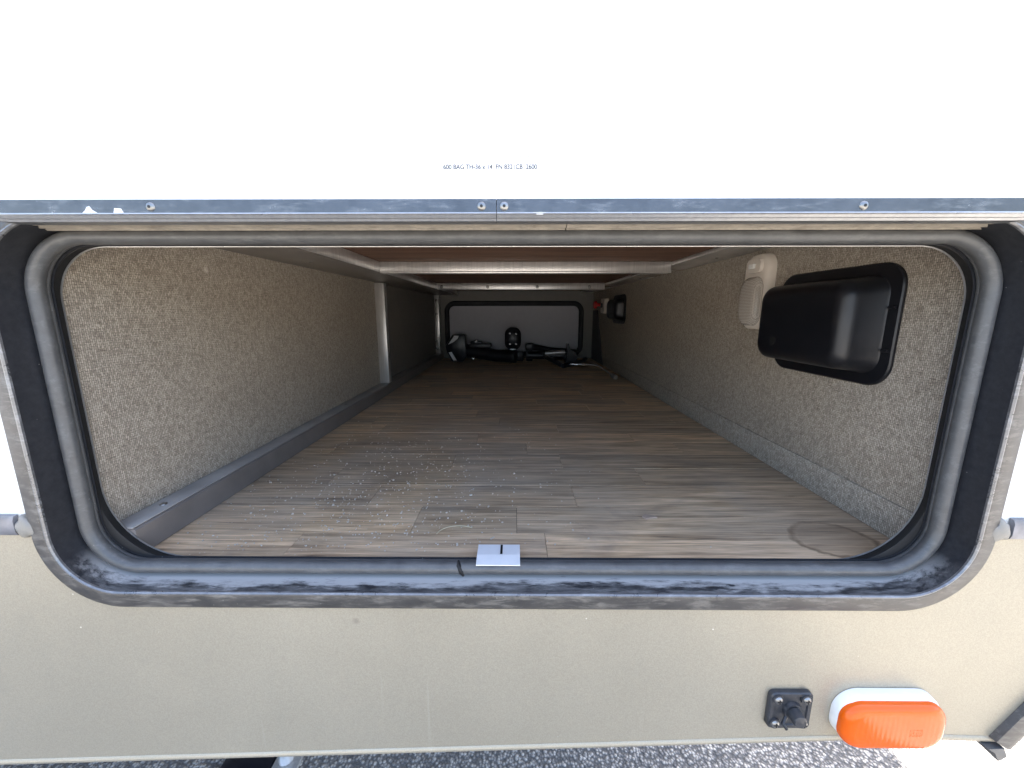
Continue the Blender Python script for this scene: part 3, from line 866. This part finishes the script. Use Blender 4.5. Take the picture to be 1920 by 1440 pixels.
# ------------------------------------------------------------------ exterior fixtures
t = empty('socket_plate', (.297, 0, .578)); tag(t, 'small square black cable socket plate with four screws on the tan skin', 'socket')
pcx, pcz = .2945, .5815
def fr(y, hw, hh, r, cx=pcx, cz=pcz, n=6): return [(x, y, z) for x, z in rr(cx, cz, hw, hh, r, n)]
bm = bmesh.new(); loft(bm, [fr(-.0010, 0.0229, 0.0229, .006), fr(-.0050, 0.0227, 0.0227, .006), fr(-.0062, 0.0216, 0.0216, .0055), fr(-.0062, 0.0180, 0.0180, .004), fr(-.0050, 0.0171, 0.0171, .004)], True, True)
pl = link('plate', bm, PLATEB, t, True, 30)
for sx in (-1, 1):
    for sz_ in (-1, 1):
        c = (pcx + sx * .0150, -.0052, pcz + sz_ * .0150)
        bm = bmesh.new(); cyl(bm, (c[0], -.0048, c[2]), (c[0], -.0075, c[2]), .0062, .0058, 14); link('boss', bm, PLATEB, pl, True, 40)
        bm = bmesh.new(); dome(bm, (c[0], -.0075, c[2]), (0, -1, 0), .0042, .0018); s = link('screw', bm, SCREW, t, True, 60)
        bm = bmesh.new(); box(bm, c[0] - .0024, c[0] + .0024, -.0096, -.0092, c[2] - .0005, c[2] + .0005); box(bm, c[0] - .0005, c[0] + .0005, -.00975, -.00922, c[2] - .0024, c[2] + .0024); link('cross_slot', bm, RECESS, s)
bm = bmesh.new(); cyl(bm, (pcx + .002, -.0050, pcz + .001), (pcx + .002, -.0085, pcz + .001), .0105, .0095, 20); link('collar', bm, PLATEB, pl, True, 40)
bm = bmesh.new(); tube(bm, [(pcx + .002, -.0084, pcz + .001), (pcx + .002, -.0175, pcz - .000), (pcx + .002, -.0188, pcz - .000)], [.0074, .0070, .0058], 20); link('cap', bm, PLATEB, t, True, 40)
bm = bmesh.new(); tube(bm, [(pcx - .006, -.0085, pcz - .004), (pcx - .011, -.0120, pcz - .008), (pcx - .008, -.014, pcz - .013)], .0018, 8); link('tether', bm, PLATEB, t, True, 60)

t = empty('marker_lamp', (.398, 0, .570)); tag(t, 'amber side marker lamp on a white base at the lower right of the tan skin', 'lamp')
mcx, mcz = .396, .5765
bm = bmesh.new()
loft(bm, [fr(-.0010, .0550, .0296, .025, mcx, mcz, 12), fr(-.0080, .0545, .0291, .025, mcx, mcz, 12), fr(-.0110, .0520, .0275, .024, mcx, mcz, 12), fr(-.0114, .046, .024, .02, mcx, mcz, 12)], True, True)
link('base', bm, MWHITE, t, True, 40)
bm = bmesh.new()
rings = [fr(-.0095, .0535, .0272, .021, mcx, mcz - .002, 12), fr(-.0128, .0535, .0272, .021, mcx, mcz - .002, 12)]
for i in range(1, 7):
    a = math.pi / 2 * i / 6
    rings.append(fr(-.0128 - .0075 * math.sin(a), .0535 - .012 * (1 - math.cos(a)), .0272 - .009 * (1 - math.cos(a)), .021 - .007 * (1 - math.cos(a)), mcx, mcz - .002, 12))
rings.append(fr(-.0207, .026, .008, .005, mcx, mcz - .002, 12))
loft(bm, rings, False, True)
ln = link('lens', bm, AMBER, t, True, 40)
for i, (ln_w, dz) in enumerate(((.012, .002), (.010, -.0015), (.012, -.005))):
    bm = bmesh.new()
    for j in range(4):
        x = mcx + .012 + j * .0035
        box(bm, x, x + .0022, -.0209, -.0203, mcz - .003 + dz, mcz - .003 + dz + .0016)
    link('moulded_mark', bm, AMBER, ln)

# ------------------------------------------------------------------ litter on the floor
bm = bmesh.new()
prism(bm, [(.170, .126), (.176, .132), (.186, .129), (.190, .124), (.180, .123), (.174, .120)], 'z', FLOORZ + .0004, FLOORZ + .0022)
o = link('wood_chip', bm, plain('tan_chip', (.42, .31, .23), .8)); tag(o, 'small tan chip lying on the plank floor near the opening', 'wood chip')
bm = bmesh.new()
pts = []
for i in range(13):
    a = R(175 - 125 * i / 12)
    pts.append((-.070 + .026 * math.cos(a), .083 + .020 * math.sin(a), FLOORZ + .0011))
tube(bm, pts, .00055, 6)
o = link('straw', bm, TAR, None, True, 80); tag(o, 'thin curved straw on the floor left of the latch strike', 'straw')
bm = bmesh.new()
rg = random.Random(11)
for i in range(900):
    x = rg.gauss(-.20, .13); y = .05 + abs(rg.gauss(0, .22))
    if not (-.415 < x < .44 and y < 1.2): continue
    if x > .1 and rg.random() < .7: continue
    s_ = rg.uniform(.0004, .0011) * (1.5 if rg.random() < .06 else 1)
    m4 = Matrix.Translation((x, y, FLOORZ + s_ * .6 + .0003)) @ Matrix.Rotation(rg.uniform(0, 3), 4, 'Z') @ Matrix.Diagonal((s_ * rg.uniform(.7, 1.8), s_, s_ * .7, 1))
    bmesh.ops.create_cube(bm, size=1.4, matrix=m4)
o = link('floor_grit', bm, plain('pale_grit', (.55, .50, .42), .9)); tag(o, 'pale grit scattered over the plank floor', 'grit', kind='stuff')

# ------------------------------------------------------------------ stabiliser jack under the camper, just showing below the skin
t = empty('stabilizer_jack', (-.56, .36, 0)); tag(t, 'dark jack foot with pale leg on the asphalt below the tan skin', 'jack')
mbox('foot', BLACKM, t, -.650, -.540, .285, .40, .0006, .012, .003)
bm = bmesh.new(); tube(bm, [(-.512, .345, .012), (-.52, .36, .25), (-.53, .37, .5445)], .016, 14); link('leg', bm, ALU, t, True, 60)
mbox('base_plate', ALU, t, -.536, -.480, .305, .385, .0007, .0118, .002)
